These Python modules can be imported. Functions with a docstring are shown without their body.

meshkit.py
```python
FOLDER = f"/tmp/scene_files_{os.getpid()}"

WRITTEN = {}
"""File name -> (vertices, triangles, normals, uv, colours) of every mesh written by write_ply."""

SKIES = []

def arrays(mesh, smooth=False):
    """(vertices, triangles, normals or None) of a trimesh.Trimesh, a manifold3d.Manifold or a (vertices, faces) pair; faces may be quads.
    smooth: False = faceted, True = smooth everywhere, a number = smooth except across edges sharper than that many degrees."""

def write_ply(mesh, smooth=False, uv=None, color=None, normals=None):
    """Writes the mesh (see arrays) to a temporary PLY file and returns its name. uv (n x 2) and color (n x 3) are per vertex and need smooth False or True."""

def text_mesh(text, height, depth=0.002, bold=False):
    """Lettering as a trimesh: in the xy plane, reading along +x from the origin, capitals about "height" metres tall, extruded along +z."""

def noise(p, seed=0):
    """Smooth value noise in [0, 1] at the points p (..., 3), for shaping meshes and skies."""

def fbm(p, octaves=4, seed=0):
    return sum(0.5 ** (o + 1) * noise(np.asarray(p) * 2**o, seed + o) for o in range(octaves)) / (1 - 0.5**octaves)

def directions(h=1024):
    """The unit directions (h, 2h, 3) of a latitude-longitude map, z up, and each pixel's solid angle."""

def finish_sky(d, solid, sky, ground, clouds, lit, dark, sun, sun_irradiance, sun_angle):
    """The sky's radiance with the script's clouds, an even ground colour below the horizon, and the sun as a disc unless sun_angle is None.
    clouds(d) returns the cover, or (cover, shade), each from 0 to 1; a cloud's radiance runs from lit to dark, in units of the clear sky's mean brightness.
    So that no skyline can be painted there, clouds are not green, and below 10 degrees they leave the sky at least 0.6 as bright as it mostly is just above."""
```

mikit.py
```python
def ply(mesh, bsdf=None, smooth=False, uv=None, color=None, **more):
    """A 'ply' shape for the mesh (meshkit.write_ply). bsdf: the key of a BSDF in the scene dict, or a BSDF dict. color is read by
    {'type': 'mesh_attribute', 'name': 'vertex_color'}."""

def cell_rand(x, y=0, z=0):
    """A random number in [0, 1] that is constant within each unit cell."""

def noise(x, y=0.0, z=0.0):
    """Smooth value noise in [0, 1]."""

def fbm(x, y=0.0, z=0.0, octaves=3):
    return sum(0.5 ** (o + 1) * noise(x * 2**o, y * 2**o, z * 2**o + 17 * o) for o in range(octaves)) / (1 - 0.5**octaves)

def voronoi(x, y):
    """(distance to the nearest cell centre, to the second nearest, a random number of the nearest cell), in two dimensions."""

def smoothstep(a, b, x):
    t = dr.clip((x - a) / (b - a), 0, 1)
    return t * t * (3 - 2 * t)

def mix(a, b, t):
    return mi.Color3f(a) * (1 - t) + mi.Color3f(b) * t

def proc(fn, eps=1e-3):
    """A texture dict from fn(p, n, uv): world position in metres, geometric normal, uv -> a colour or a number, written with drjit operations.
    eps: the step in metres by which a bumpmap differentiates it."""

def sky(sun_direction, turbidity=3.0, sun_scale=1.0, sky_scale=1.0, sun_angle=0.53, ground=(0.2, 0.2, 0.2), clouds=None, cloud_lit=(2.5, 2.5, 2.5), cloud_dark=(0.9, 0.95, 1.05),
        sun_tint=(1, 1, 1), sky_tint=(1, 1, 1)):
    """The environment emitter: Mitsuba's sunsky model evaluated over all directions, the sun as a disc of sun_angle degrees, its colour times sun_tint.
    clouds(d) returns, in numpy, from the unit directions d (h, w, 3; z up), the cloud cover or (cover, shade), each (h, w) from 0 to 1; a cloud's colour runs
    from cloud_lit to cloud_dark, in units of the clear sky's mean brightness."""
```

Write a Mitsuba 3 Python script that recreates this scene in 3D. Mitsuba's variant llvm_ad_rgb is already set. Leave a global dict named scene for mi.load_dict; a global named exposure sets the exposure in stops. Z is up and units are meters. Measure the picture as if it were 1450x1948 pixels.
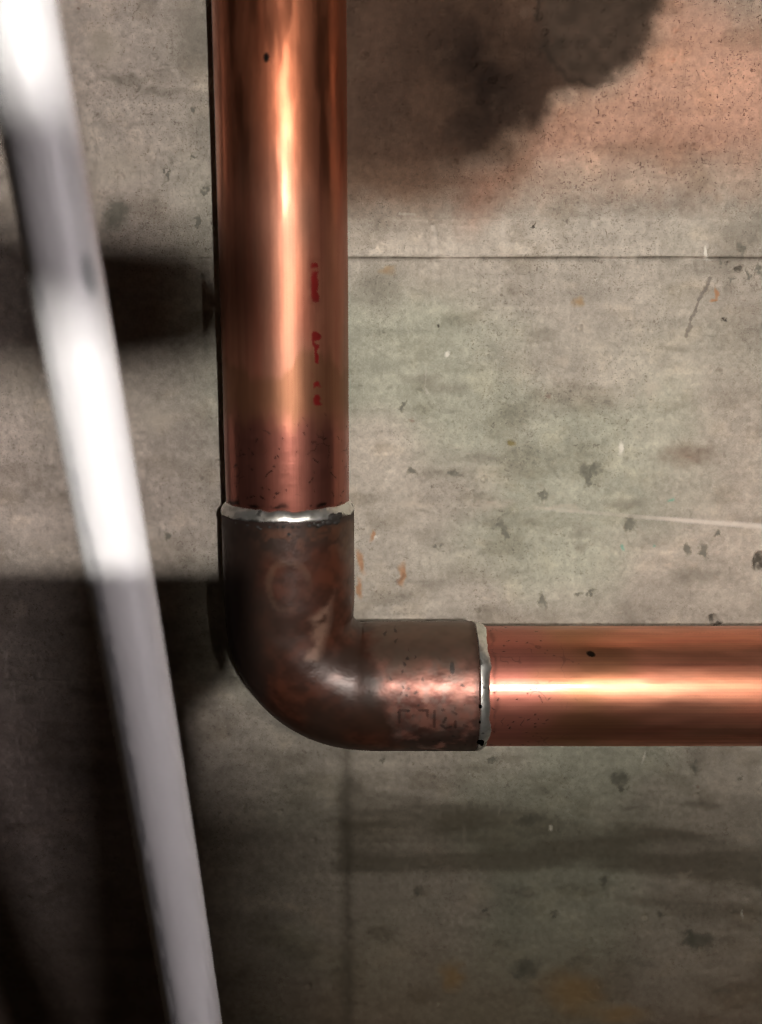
import math
import numpy as np
import trimesh
import drjit as dr
import mitsuba as mi
import mikit
import meshkit
from mikit import noise, fbm, voronoi, smoothstep, mix

T = mi.ScalarTransform4f
scene, labels = {}, {}

# ------------------------------------------------------------------ camera, lamps, exposure
PITCH = math.radians(10)
CAM = (0.0, -0.42 * math.cos(PITCH), 0.42 * math.sin(PITCH))
scene['camera'] = {
    'type': 'thinlens', 'fov': 43.66, 'fov_axis': 'x',
    'to_world': T().look_at(origin=list(CAM), target=[0, 0, 0], up=[0, 0, 1]),
    'aperture_radius': 0.0038, 'focus_distance': 0.428,
    'near_clip': 0.01, 'far_clip': 20.0,
}
exposure = 0.0
LAMP = np.array([0.130, -0.90, 0.185])          # hand torch held behind the camera, to its right
LAMP_AIM = np.array([0.025, 0.04, 0.100])
LAMP_POWER = 19500.0
FLOOD_POWER = 11500.0                              # small side light added to the torch to lift the lower wall
STRIP_POWER = 145.0                                # added upright strip light, far right, brightens only the white pipe
FILL_POWER = 1.1                                  # dim overhead lamp added as weak fill

# ------------------------------------------------------------------ helpers
AX = -0.041          # axis of the upright pipe
AZ = -0.0803         # axis of the level pipe
R = 0.027            # pipe radius
RS = 0.0291          # socket radius
WALL = 0.040         # face of the wall


def put(key, mesh, bsdf, smooth=False, uv=None, **more):
    scene[key] = mikit.ply(mesh, bsdf, smooth=smooth, uv=uv, **more)


def grid_faces(nu, nv, wrap_u=False):
    f = []
    ii, jj = np.meshgrid(np.arange(nu if wrap_u else nu - 1), np.arange(nv - 1), indexing='ij')
    a = ii * nv + jj
    b = ((ii + 1) % nu) * nv + jj
    return np.stack([a, b, b + 1, a + 1], -1).reshape(-1, 4)


def sd_poly(x, z, pts):
    """signed distance to a polygon (negative inside), metres; pts in mm"""
    pts = [(a * 1e-3, b * 1e-3) for a, b in pts]
    n = len(pts)
    d = mi.Float(1e9)
    s = mi.Float(1.0)
    for i in range(n):
        (ax, ay), (bx, by) = pts[i], pts[i - 1]
        ex, ey = bx - ax, by - ay
        wx, wy = x - ax, z - ay
        t = dr.clip((wx * ex + wy * ey) / (ex * ex + ey * ey), 0, 1)
        qx, qy = wx - ex * t, wy - ey * t
        d = dr.minimum(d, qx * qx + qy * qy)
        c1, c2, c3 = z >= ay, z < by, ex * wy > ey * wx
        flip = (c1 & c2 & c3) | (~c1 & ~c2 & ~c3)
        s = dr.select(flip, -s, s)
    return s * dr.sqrt(d)


def seg(x, z, x0, z0, x1, z1):
    x0, z0, x1, z1 = x0 * 1e-3, z0 * 1e-3, x1 * 1e-3, z1 * 1e-3
    ex, ey = x1 - x0, z1 - z0
    t = dr.clip(((x - x0) * ex + (z - z0) * ey) / (ex * ex + ey * ey + 1e-12), 0, 1)
    return dr.sqrt(dr.square(x - x0 - ex * t) + dr.square(z - z0 - ey * t))


# ------------------------------------------------------------------ materials: concrete
# marks on the concrete face: x, z, half width, half height (mm), tilt (degrees), kind
MARKS = [
    (100.7,13.7,5.1,3.6,0,'g'), (99.4,8.9,2.2,4.9,0,'g'), (120.6,-13.0,3.8,3.2,0,'g'), (78.6,1.2,2.2,3.2,0,'g'), (164.5,-16.9,1.4,3.2,-20,'g'), (157.7,-26.8,2.2,4.9,25,'g'),
    (148.9,-25.8,2.4,3.2,0,'g'), (96.6,-48.0,2.4,2.4,0,'g'), (102.6,-47.2,2.2,2.2,0,'g'), (79.2,-51.5,2.7,5.4,10,'g'), (184.7,-31.6,3.2,5.4,0,'k'), (163.3,-60.3,2.4,2.4,-30,'k'),
    (166.6,-63.0,1.6,1.4,0,'k'), (96.3,-16.9,5.4,3.8,0,'s'), (97.3,-24.2,4.3,2.7,0,'s'), (118.7,-3.4,13.0,3.5,-3,'s'), (147.3,20.8,15.3,7.1,0,'b'), (153.7,-38.2,15.7,4.9,0,'s'),
    (114.5,23.6,1.3,3.3,-8,'w'), (139.7,-1.6,1.9,1.1,0,'t'), (118.1,-24.7,1.4,1.6,0,'t'), (133.9,-23.4,1.1,1.1,0,'t'), (26.3,80.4,1.3,1.3,0,'k'), (31.2,68.5,1.5,1.5,0,'w'),
    (79.0,48.1,2.0,1.8,0,'b'), (108.5,44.6,3.6,2.0,0,'s'), (11.0,44.6,1.8,2.0,0,'g'), (14.3,37.2,1.5,1.5,0,'b'), (62.3,26.6,2.0,2.0,0,'o'), (47.9,19.0,8.7,2.8,-5,'s'),
    (14.4,12.7,3.3,2.5,-30,'g'), (28.6,11.9,14.8,2.8,0,'s'), (35.6,11.4,3.2,2.2,-20,'g'), (138.1,71.2,10.2,2.0,-5,'s'), (73.9,77.3,9.2,4.1,0,'s'), (19.6,57.0,10.2,3.1,0,'s'),
    (32.1,52.8,12.8,3.3,0,'s'), (85.2,65.1,3.6,3.6,0,'p'), (92.3,92.4,3.1,2.5,0,'y'), (57.7,-14.3,4.1,3.2,-25,'g'), (60.0,-18.0,1.9,2.2,0,'g'), (27.4,-24.2,1.9,1.6,0,'g'),
    (10.6,-38.2,2.2,6.5,0,'r'), (10.0,-40.0,1.6,2.7,0,'b'), (-4.1,-18.5,1.4,3.2,-15,'r'), (-3.1,-19.3,1.1,1.1,0,'w'), (-10.0,-31.6,2.2,7.0,15,'r'), (-10.6,-45.3,1.9,5.4,0,'r'),
    (160.5,110.0,1.2,1.0,0,'k'), (164.9,107.2,2.2,1.2,20,'k'), (157.3,110.7,1.0,2.0,0,'g'), (163.2,102.4,1.0,2.2,-15,'g'), (169.4,104.8,1.2,3.8,-10,'g'), (174.6,107.2,1.2,3.5,5,'g'), (147.2,108.8,2.0,4.5,0,'s'), (152.1,117.1,1.0,2.2,0,'s'), (161.0,99.4,2.0,4.5,-20,'s'), (166.6,117.1,2.2,4.0,0,'g'), (171.3,120.6,1.2,2.5,0,'s'), (160.3,110.0,11.2,7.7,0,'s'), (162.3,120.6,8.7,8.7,0,'s'), (173.0,124.1,7.7,10.2,0,'s'), (155.8,95.8,1.0,3.3,0,'r'),
    (155.0,92.9,2.0,0.8,0,'r'), (160.5,84.3,1.3,1.0,-20,'k'), (69.3,126.9,1.8,1.0,35,'k'), (2.4,107.2,3.6,2.0,0,'y'), (-1.2,99.4,12.8,11.5,0,'s'), (74.0,117.8,5.1,1.3,40,'p'),
    (15.7,127.8,2.0,1.3,0,'p'), (21.7,127.8,1.3,1.3,0,'p'), (27.9,114.7,1.5,3.6,0,'p'), (150.5,114.7,1.0,4.1,15,'w'), (52.5,-50.7,2.2,1.4,0,'p'), (16.5,-3.4,13.5,2.2,0,'p'),
    (53.4,-3.4,10.8,2.7,0,'p'), (83.9,-5.0,13.5,1.4,-2,'p'), (128.1,52.1,4.6,4.6,0,'p'), (121.8,-145.2,5.9,4.6,0,'g'), (123.7,-150.3,2.2,1.9,0,'g'), (160.6,-135.5,6.5,7.0,0,'s'),
    (159.5,-139.5,3.2,3.2,0,'g'), (57.3,-134.3,2.4,2.2,0,'g'), (0.3,-136.0,1.9,1.9,0,'g'), (166.4,-236.1,9.7,6.5,-15,'g'), (162.2,-234.6,3.8,4.3,0,'g'), (76.7,-252.1,9.2,7.6,20,'g'),
    (75.1,-254.5,4.3,4.9,0,'g'), (54.9,-218.2,2.4,1.6,30,'g'), (90.5,-221.0,1.9,1.6,0,'g'), (116.4,-201.5,2.4,3.5,0,'g'), (19.4,-206.8,3.8,2.4,0,'g'), (157.7,-199.1,3.2,2.7,0,'p'),
    (88.1,-172.0,1.1,1.9,0,'w'), (161.7,-149.7,1.1,1.6,0,'b'), (183.3,-143.4,2.2,1.4,30,'g'), (162.8,-159.0,14.9,1.9,-3,'s'), (127.9,-161.8,5.4,1.4,0,'s'), (140.3,-249.9,8.1,1.9,0,'s'),
    (181.5,-265.4,5.9,2.4,0,'s'), (147.1,-221.0,3.2,1.9,-30,'g'), (76.9,-167.6,8.1,3.2,0,'g'), (75.3,-208.9,10.8,2.7,0,'s'), (29.4,-273.8,1.6,1.6,0,'p'), (102.0,-266.9,18.9,13.5,-20,'y'),
    (127.7,-279.5,16.2,5.9,0,'y'), (37.6,-257.6,7.0,9.7,0,'y'), (189.2,-221.6,0.5,3.2,0,'w'), (133.6,-133.2,0.5,3.8,0,'w'), (-121.8,132.3,6.6,8.7,-10,'g'), (-80.4,142.7,3.6,2.3,20,'g'),
    (-98.0,149.1,1.0,4.1,-10,'g'), (-86.7,156.8,1.5,1.5,0,'g'), (-85.0,176.7,1.5,2.0,0,'g'), (-85.2,128.8,1.8,2.0,0,'g'), (-103.5,136.9,1.5,1.5,0,'s'), (-94.4,155.0,1.5,1.5,0,'s'),
    (-114.3,190.1,17.9,2.5,0,'s'), (-100.3,185.2,12.8,2.3,-5,'s'), (-123.0,203.3,10.2,10.2,0,'p'), (-118.4,151.8,12.8,10.2,0,'p'), (-104.0,-18.5,2.2,1.9,0,'g'), (-106.4,37.2,10.2,7.7,0,'p'),
    (-172.3,61.9,10.2,15.3,0,'p'), (-83.0,209.8,12.8,17.9,0,'s'),
]
MARK_COL = {'g': ((0.125, 0.12, 0.095), 0.78), 'k': ((0.04, 0.034, 0.027), 0.85), 'b': ((0.17, 0.11, 0.08), 0.6),
            'r': ((0.36, 0.17, 0.07), 0.75), 'w': ((0.72, 0.68, 0.6), 0.8), 'o': ((0.19, 0.15, 0.055), 0.8),
            't': ((0.12, 0.33, 0.25), 0.65), 'p': ((0.50, 0.43, 0.35), 0.42), 'y': ((0.34, 0.205, 0.08), 0.62),
            's': ((0.17, 0.15, 0.12), 0.5)}
DARK_AREA = [(-37.7,265.2), (131.3,265.2), (124.8,222.8), (119.4,206.1), (112.2,194.0), (94.2,185.4), (78.8,180.5), (72.7,168.2), (60.9,164.3), (58.6,151.8), (38.9,141.7), (13.2,139.2), (-39.6,145.0)]
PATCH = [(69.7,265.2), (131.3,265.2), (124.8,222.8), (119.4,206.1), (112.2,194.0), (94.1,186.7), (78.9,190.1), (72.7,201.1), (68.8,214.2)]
OCHRE = [(128.3,235.7), (143.1,220.7), (157.7,209.8), (181.1,209.8), (184.9,158.7), (137.3,156.4), (65.8,151.8), (42.3,128.8), (37.2,145.0), (58.5,156.4), (74.5,178.9), (111.7,194.5), (120.3,209.8)]
BAND = [(-22.8,-144.6), (4.0,-150.3), (25.5,-156.1), (82.1,-159.0), (103.9,-167.6), (152.6,-170.6), (199.5,-183.7), (201.1,-205.9), (157.0,-200.6), (102.2,-195.5), (42.3,-199.4), (-23.2,-197.0)]
BAND2 = [(116.4,-208.9), (157.5,-210.4), (193.4,-213.4), (202.1,-221.0), (166.6,-224.0), (130.4,-216.4)]


def concrete_color(p, n, uv):
    x, z = p.x, p.z
    w1 = noise(x * 260, z * 260, 3.1) - 0.5
    w2 = noise(x * 260, z * 260, 9.7) - 0.5
    w3 = noise(x * 900, z * 900, 1.3) - 0.5
    w4 = noise(x * 900, z * 900, 5.3) - 0.5
    xw, zw = x + 0.0022 * w1 + 0.0012 * w3, z + 0.0022 * w2 + 0.0012 * w4
    # cement paste: warm grey with greenish and pinkish clouds
    big = fbm(x * 16, z * 16, 0.5, 4)
    green = smoothstep(0.38, 0.66, fbm(x * 11 + 7, z * 15, 4.2, 3))
    c = mix((0.365, 0.322, 0.272), (0.332, 0.326, 0.260), green)
    pinkish = smoothstep(0.10, 0.19, x + 0.05 * (big - 0.5)) * smoothstep(-0.2, 0.0, z)
    c = mix(c, (0.41, 0.345, 0.285), 0.5 * pinkish)
    c = mix(c, (0.41, 0.335, 0.295), 0.7 * smoothstep(-0.05, -0.12, x))
    upper = smoothstep(0.126, 0.148, z + 0.006 * w1)
    c *= 1 + 0.16 * smoothstep(0.112, 0.1128, z) * smoothstep(0.131, 0.1285, z + 0.001 * w1) * smoothstep(-0.06, -0.03, x)
    c = mix(c, (0.35, 0.245, 0.185), 0.75 * upper * smoothstep(-0.10, 0.02, x))
    c *= 0.66 + 0.68 * big
    c *= 0.80 + 0.40 * fbm(x * 75, z * 95, 7.2, 3)
    grain = (0.78 + 0.44 * fbm(x * 480, z * 480, 2.2, 3)) * (0.90 + 0.20 * noise(x * 1700, z * 1700, 4.0))
    c *= grain
    smudge = smoothstep(0.54, 0.74, fbm(x * 48 + 2, z * 82, 6.1, 4))
    c = mix(c, c * mi.Color3f(0.62, 0.60, 0.56), 0.55 * smudge)
    pale = smoothstep(0.55, 0.75, fbm(x * 62 + 11, z * 90, 1.4, 4))
    c = mix(c, c * mi.Color3f(1.28, 1.24, 1.18), 0.5 * pale)
    # trowel and form streaks run along the boards
    streak = fbm(x * 14, z * 190, 6.6, 3)
    c *= 0.80 + 0.40 * streak
    # fine specks, dark and pale, thicker in some places than others
    crowd = smoothstep(0.42, 0.68, fbm(x * 34 + 3, z * 34, 5.9, 3))
    for fr, th, col, a, sd in ((620, 0.20, (0.09, 0.075, 0.06), 0.65, 0.66), (230, 0.14, (0.10, 0.08, 0.06), 0.75, 0.74), (330, 0.085, (0.62, 0.58, 0.5), 0.6, 0.86), (1000, 0.25, (0.14, 0.12, 0.095), 0.45, 0.55)):
        f1, f2, r = voronoi(x * fr + 13.7 * sd + 1.1 * w3 + 0.8 * w1, z * fr * 1.1 + 1.1 * w4)
        c = mix(c, col, a * (0.10 + 0.60 * crowd) * (1 - smoothstep(th * 0.3, th * (0.4 + 1.4 * r), f1)) * dr.select(r > sd, 1.0, 0.0))
    # open pores in the upper courses, up to the middle of the panel on the right
    zone = smoothstep(0.125, 0.15, z) * smoothstep(0.0, 0.05, x) + 0.5 * smoothstep(0.12, 0.2, x) * smoothstep(-0.03, 0.06, z) + 0.6 * smoothstep(-0.07, -0.1, x) * smoothstep(0.1, 0.12, z)
    for fr, sd in ((190, 0.66), (310, 0.6)):
        f1, f2, r = voronoi(x * fr * 1.15 + 2.6 * w3 + 1.4 * w1, z * fr * 0.85 + 2.6 * w4)
        c = mix(c, (0.10, 0.062, 0.045), 0.85 * dr.minimum(zone, 1.0) * (1 - smoothstep(0.06, 0.10 + 0.22 * (r - sd) / (1 - sd), f1)) * dr.select(r > sd, 1.0, 0.0))
    # reddish brown tint, upper right
    d = sd_poly(xw, zw, OCHRE) + 0.014 * (fbm(x * 60, z * 60, 8.8, 3) - 0.5)
    tint = mix((1.20, 0.93, 0.88), (1.06, 0.79, 0.71), noise(x * 60, z * 60, 4.4)) * (0.85 + 0.35 * noise(x * 25, z * 25, 3.0))
    c = mix(c, c * tint, 0.95 * (1 - smoothstep(-0.012, 0.012, d)))
    # dark brown area with a soft lower edge, upper middle
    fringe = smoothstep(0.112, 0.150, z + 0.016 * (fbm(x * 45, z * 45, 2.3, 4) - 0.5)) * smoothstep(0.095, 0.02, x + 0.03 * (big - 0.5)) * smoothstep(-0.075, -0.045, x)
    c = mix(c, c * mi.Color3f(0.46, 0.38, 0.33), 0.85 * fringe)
    d = sd_poly(xw, zw, DARK_AREA) + 0.011 * (fbm(x * 85, z * 85, 1.8, 5) - 0.5)
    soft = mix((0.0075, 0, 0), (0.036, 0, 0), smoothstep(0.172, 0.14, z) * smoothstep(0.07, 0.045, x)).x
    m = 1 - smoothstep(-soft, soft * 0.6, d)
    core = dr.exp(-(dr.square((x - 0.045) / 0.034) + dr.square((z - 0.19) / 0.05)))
    dark_c = mix((0.066, 0.038, 0.026), (0.011, 0.0055, 0.0035), core)
    dark_c = mix(dark_c, (0.075, 0.042, 0.027), 0.4 * smoothstep(0.45, 0.7, fbm(x * 50, z * 50, 3.3, 3)))
    dark_c = dark_c * (0.35 + 0.65 * grain + 0.5 * (fbm(x * 70, z * 70, 3.9, 3) - 0.5))
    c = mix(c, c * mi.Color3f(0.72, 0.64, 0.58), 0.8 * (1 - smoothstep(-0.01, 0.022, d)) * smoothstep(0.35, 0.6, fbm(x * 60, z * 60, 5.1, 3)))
    c = mix(c, dark_c, m * (0.985 - 0.10 * smoothstep(0.5, 0.75, fbm(x * 110, z * 110, 2.6, 4))))
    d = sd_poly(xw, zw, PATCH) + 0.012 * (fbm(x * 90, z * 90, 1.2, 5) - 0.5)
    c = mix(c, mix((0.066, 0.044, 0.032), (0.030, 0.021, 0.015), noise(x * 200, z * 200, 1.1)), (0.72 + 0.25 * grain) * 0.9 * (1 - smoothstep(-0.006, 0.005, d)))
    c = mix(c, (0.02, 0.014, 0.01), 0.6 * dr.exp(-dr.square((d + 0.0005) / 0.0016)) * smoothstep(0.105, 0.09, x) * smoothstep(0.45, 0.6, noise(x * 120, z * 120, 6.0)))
    # long dark marks low on the right
    for k, poly in enumerate((BAND, BAND2)):
        d = sd_poly(xw, zw, poly) + 0.010 * (fbm(x * 30, z * 160, 7.7 + k, 3) - 0.5)
        c = mix(c, (0.115, 0.098, 0.072), (0.72 - 0.22 * k) * (1 - smoothstep(-0.005, 0.003, d)) * (0.55 + 0.45 * smoothstep(0.3, 0.6, fbm(x * 20, z * 120, 2.9, 3))))
    # brown earth stain rising from the foot of the wall
    foot = smoothstep(-0.20, -0.30, z + 0.05 * (fbm(x * 14, z * 14, 9.1, 3) - 0.5))
    c = mix(c, (0.17, 0.105, 0.06), 0.55 * foot)
    # shaped marks
    for mx, mz, rx, rz, rot, kind in MARKS:
        ca, sa = math.cos(math.radians(rot)), math.sin(math.radians(rot))
        softish = kind in 'sypb'
        X, Z = (xw if not softish else x + 0.004 * w1 + 0.002 * w3) - mx * 1e-3, (zw if not softish else z + 0.004 * w2) - mz * 1e-3
        if kind in 'gk':
            X, Z = X + 0.0018 * w3 + 0.0016 * w1, Z + 0.0018 * w4 + 0.0016 * w2
        q = dr.sqrt(dr.square((X * ca + Z * sa) / (rx * 1e-3)) + dr.square((Z * ca - X * sa) / (rz * 1e-3)))
        col, a = MARK_COL[kind]
        lo, hi = (0.15, 1.35) if softish else (0.35, 1.25)
        c = mix(c, col, a * (1 - smoothstep(lo, hi, q)))
    # pale dribbles and scratches
    s = dr.minimum(seg(xw, z, 80.1, -5.5, 131.2, -9.9), seg(xw, z, 131.2, -9.9, 200.0, -15.4))
    c = mix(c, (0.62, 0.55, 0.48), (0.25 + 0.6 * smoothstep(0.12, 0.15, x)) * (1 - smoothstep(0.0003, 0.0013 + 0.0009 * smoothstep(0.10, 0.2, x), s)))
    s = seg(x, z, 41.9, -121.9, 43.3, -208.9)
    c = mix(c, (0.4, 0.36, 0.3), 0.25 * (1 - smoothstep(0.0002, 0.0016, s)) * smoothstep(0.35, 0.6, noise(z * 120, 3.3)))
    for dx0, dz0, dx1, dz1, dw, da in ((-11.0, 117, -10.6, 108, 0.6, 0.35), (24.5, 126, 24.8, 109.5, 0.9, 0.40), (30.5, 121, 30.7, 112, 0.5, 0.3), (55.8, 131, 56.1, 113, 0.6, 0.3), (75.5, 123, 79.0, 117, 0.9, 0.4), (97.0, 128, 97.3, 112, 0.5, 0.25), (112.0, 127, 112.2, 110, 0.5, 0.3), (21.0, 61, 21.1, 50, 0.5, 0.3), (54.5, 106, 54.9, 98, 0.7, 0.25), (128.0, 120, 127.6, 111, 0.8, 0.35), (60.0, -140.0, 60.3, -165.0, 0.5, 0.22), (8.0, 132, 15.0, 131.5, 0.6, 0.35)):
        c = mix(c, (0.58, 0.52, 0.45), da * (1 - smoothstep(dw * 0.3e-3, dw * 1.6e-3, seg(xw, z, dx0, dz0, dx1, dz1))) * (0.4 + 0.8 * noise(x * 500, z * 300, 3.0)))
    s = dr.minimum(seg(xw, zw, 152.9, 102.9, 148.1, 93.4), seg(xw, zw, 148.1, 93.4, 142.9, 76.5))
    c = mix(c, (0.12, 0.1, 0.085), 0.6 * (1 - smoothstep(0.0003, 0.0013, s)))
    # dirt gathered in the board joints
    for zj, wj in ((0.1122, 0.0012), (-0.0927, 0.003)):
        dz = dr.abs(z - zj + 0.0006 * w3)
        c = mix(c, (0.10, 0.085, 0.066), 0.5 * (1 - smoothstep(0.0, wj * 1.8, dz)) * smoothstep(0.3, 0.6, noise(x * 55, zj * 900)) * smoothstep(-0.10, -0.04, x + 0.5 * dr.select(zj < 0.0, 0.1, 0.0)))
    dx = dr.abs(x + 0.0178 + 0.0012 * w1)
    c = mix(c, (0.10, 0.085, 0.065), 0.5 * (1 - smoothstep(0.0, 0.006, dx)) * smoothstep(-0.093, -0.12, z))
    return dr.clip(c, 0.004, 0.9)


def concrete_bump(p, n, uv):
    x, z = p.x, p.z
    h = 0.00030 * fbm(x * 700, z * 700, 1.0, 3) + 0.00045 * fbm(x * 160, z * 220, 4.0, 2)
    f1, f2, r = voronoi(x * 420, z * 420)
    return h - 0.00035 * (1 - smoothstep(0.05, 0.22, f1)) * dr.select(r > 0.6, 1.0, 0.0)


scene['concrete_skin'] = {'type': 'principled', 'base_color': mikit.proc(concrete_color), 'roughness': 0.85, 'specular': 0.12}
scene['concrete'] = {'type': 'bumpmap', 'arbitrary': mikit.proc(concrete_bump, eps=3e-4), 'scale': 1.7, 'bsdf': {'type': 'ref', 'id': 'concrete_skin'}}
scene['dark_mortar'] = {'type': 'diffuse', 'reflectance': {'type': 'rgb', 'value': [0.05, 0.042, 0.033]}}

# ------------------------------------------------------------------ the wall: cast panels with the marks of the form boards
rng = np.random.default_rng(7)
PITS = []
for _ in range(140):
    PITS.append((rng.uniform(-0.24, 0.26), rng.uniform(-0.32, 0.27), rng.uniform(0.0006, 0.0011) * rng.choice([1, 1, 1.0, 1.5]), rng.uniform(0.6, 1.5), rng.uniform(0, 3.14)))
for _ in range(170):       # the top courses are the most pitted
    PITS.append((rng.uniform(0.03, 0.26), rng.uniform(0.12, 0.27), rng.uniform(0.0006, 0.0011) * rng.choice([1, 1, 1.4]), rng.uniform(0.5, 1.8), rng.uniform(0, 3.14)))
for _ in range(40):
    PITS.append((rng.uniform(-0.16, -0.06), rng.uniform(0.11, 0.27), rng.uniform(0.0007, 0.0013), rng.uniform(0.6, 1.6), rng.uniform(0, 3.14)))
for mx, mz, rx, rz, rot, kind in MARKS:
    if kind == 'k':
        PITS.append((mx * 1e-3, mz * 1e-3, math.sqrt(rx * rz) * 1e-3 * 0.9, rx / rz, math.radians(rot)))


def panel(key, x0, x1, z0, z1, proud, step=0.0008, rough=0.00035, chip=0.0012, base=0.0004, relief=None):
    nx, nz = int((x1 - x0) / step) + 1, int((z1 - z0) / step) + 1
    xs, zs = np.linspace(x0, x1, nx), np.linspace(z0, z1, nz)
    zs = np.unique(np.concatenate([zs[(zs < 0.1105) | (zs > 0.1143)], np.arange(0.1105, 0.1143, 0.00018)]))
    nz = len(zs)
    X, Z = np.meshgrid(xs, zs, indexing='ij')
    P3 = np.stack([X, Z, np.zeros_like(X)], -1)
    y = np.full_like(X, WALL - proud)
    y -= rough * 2 * (meshkit.fbm(P3 * 60, 3, 5) - 0.5) + 0.0012 * (meshkit.fbm(P3 * 12, 2, 9) - 0.5)
    y -= rough * (meshkit.noise(P3 * 420, 2) - 0.5)
    for px, pz, r, asp, a in PITS:
        if not (x0 - 0.004 < px < x1 + 0.004 and z0 - 0.004 < pz < z1 + 0.004):
            continue
        i0, i1 = np.searchsorted(xs, [px - 2.4 * r, px + 2.4 * r])
        j0, j1 = np.searchsorted(zs, [pz - 2.4 * r, pz + 2.4 * r])
        if i1 <= i0 or j1 <= j0:
            continue
        dx, dz = X[i0:i1, j0:j1] - px, Z[i0:i1, j0:j1] - pz
        u, v = dx * math.cos(a) + dz * math.sin(a), -dx * math.sin(a) + dz * math.cos(a)
        q = np.clip(1 - (u / (r * math.sqrt(asp))) ** 2 - (v / (r / math.sqrt(asp))) ** 2, 0, 1)
        y[i0:i1, j0:j1] += 1.2 * r * np.sqrt(q)
    if relief is not None:
        y -= relief(X, Z)
    # worn, rounded arrises
    e = np.minimum(np.minimum(X - x0, x1 - X), np.minimum(Z - z0, z1 - Z))
    wear = base + chip * np.clip(meshkit.fbm(P3 * 130, 3, 21) - 0.5, 0, 1) * 3
    k = np.clip(1 - e / wear, 0, 1)
    y += wear * (1 - np.sqrt(1 - k ** 2 + 1e-12)) * 0.9
    v = np.stack([X, y, Z], -1).reshape(-1, 3)
    f = grid_faces(nx, nz)
    # sides back to the core of the wall
    ring = np.concatenate([np.arange(nx) * nz, (nx - 1) * nz + np.arange(1, nz), (np.arange(nx - 2, -1, -1)) * nz + nz - 1, np.arange(nz - 2, 0, -1)])
    back = v[ring].copy()
    back[:, 1] = WALL + 0.010
    b0 = len(v)
    v = np.vstack([v, back])
    m = len(ring)
    idx = np.arange(m)
    side = np.stack([ring, b0 + idx, b0 + (idx + 1) % m, ring[(idx + 1) % m]], 1)
    f = np.vstack([f, side])
    uv = v[:, [0, 2]]
    put(key, (v, f), 'concrete', smooth=True, uv=uv)




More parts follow.
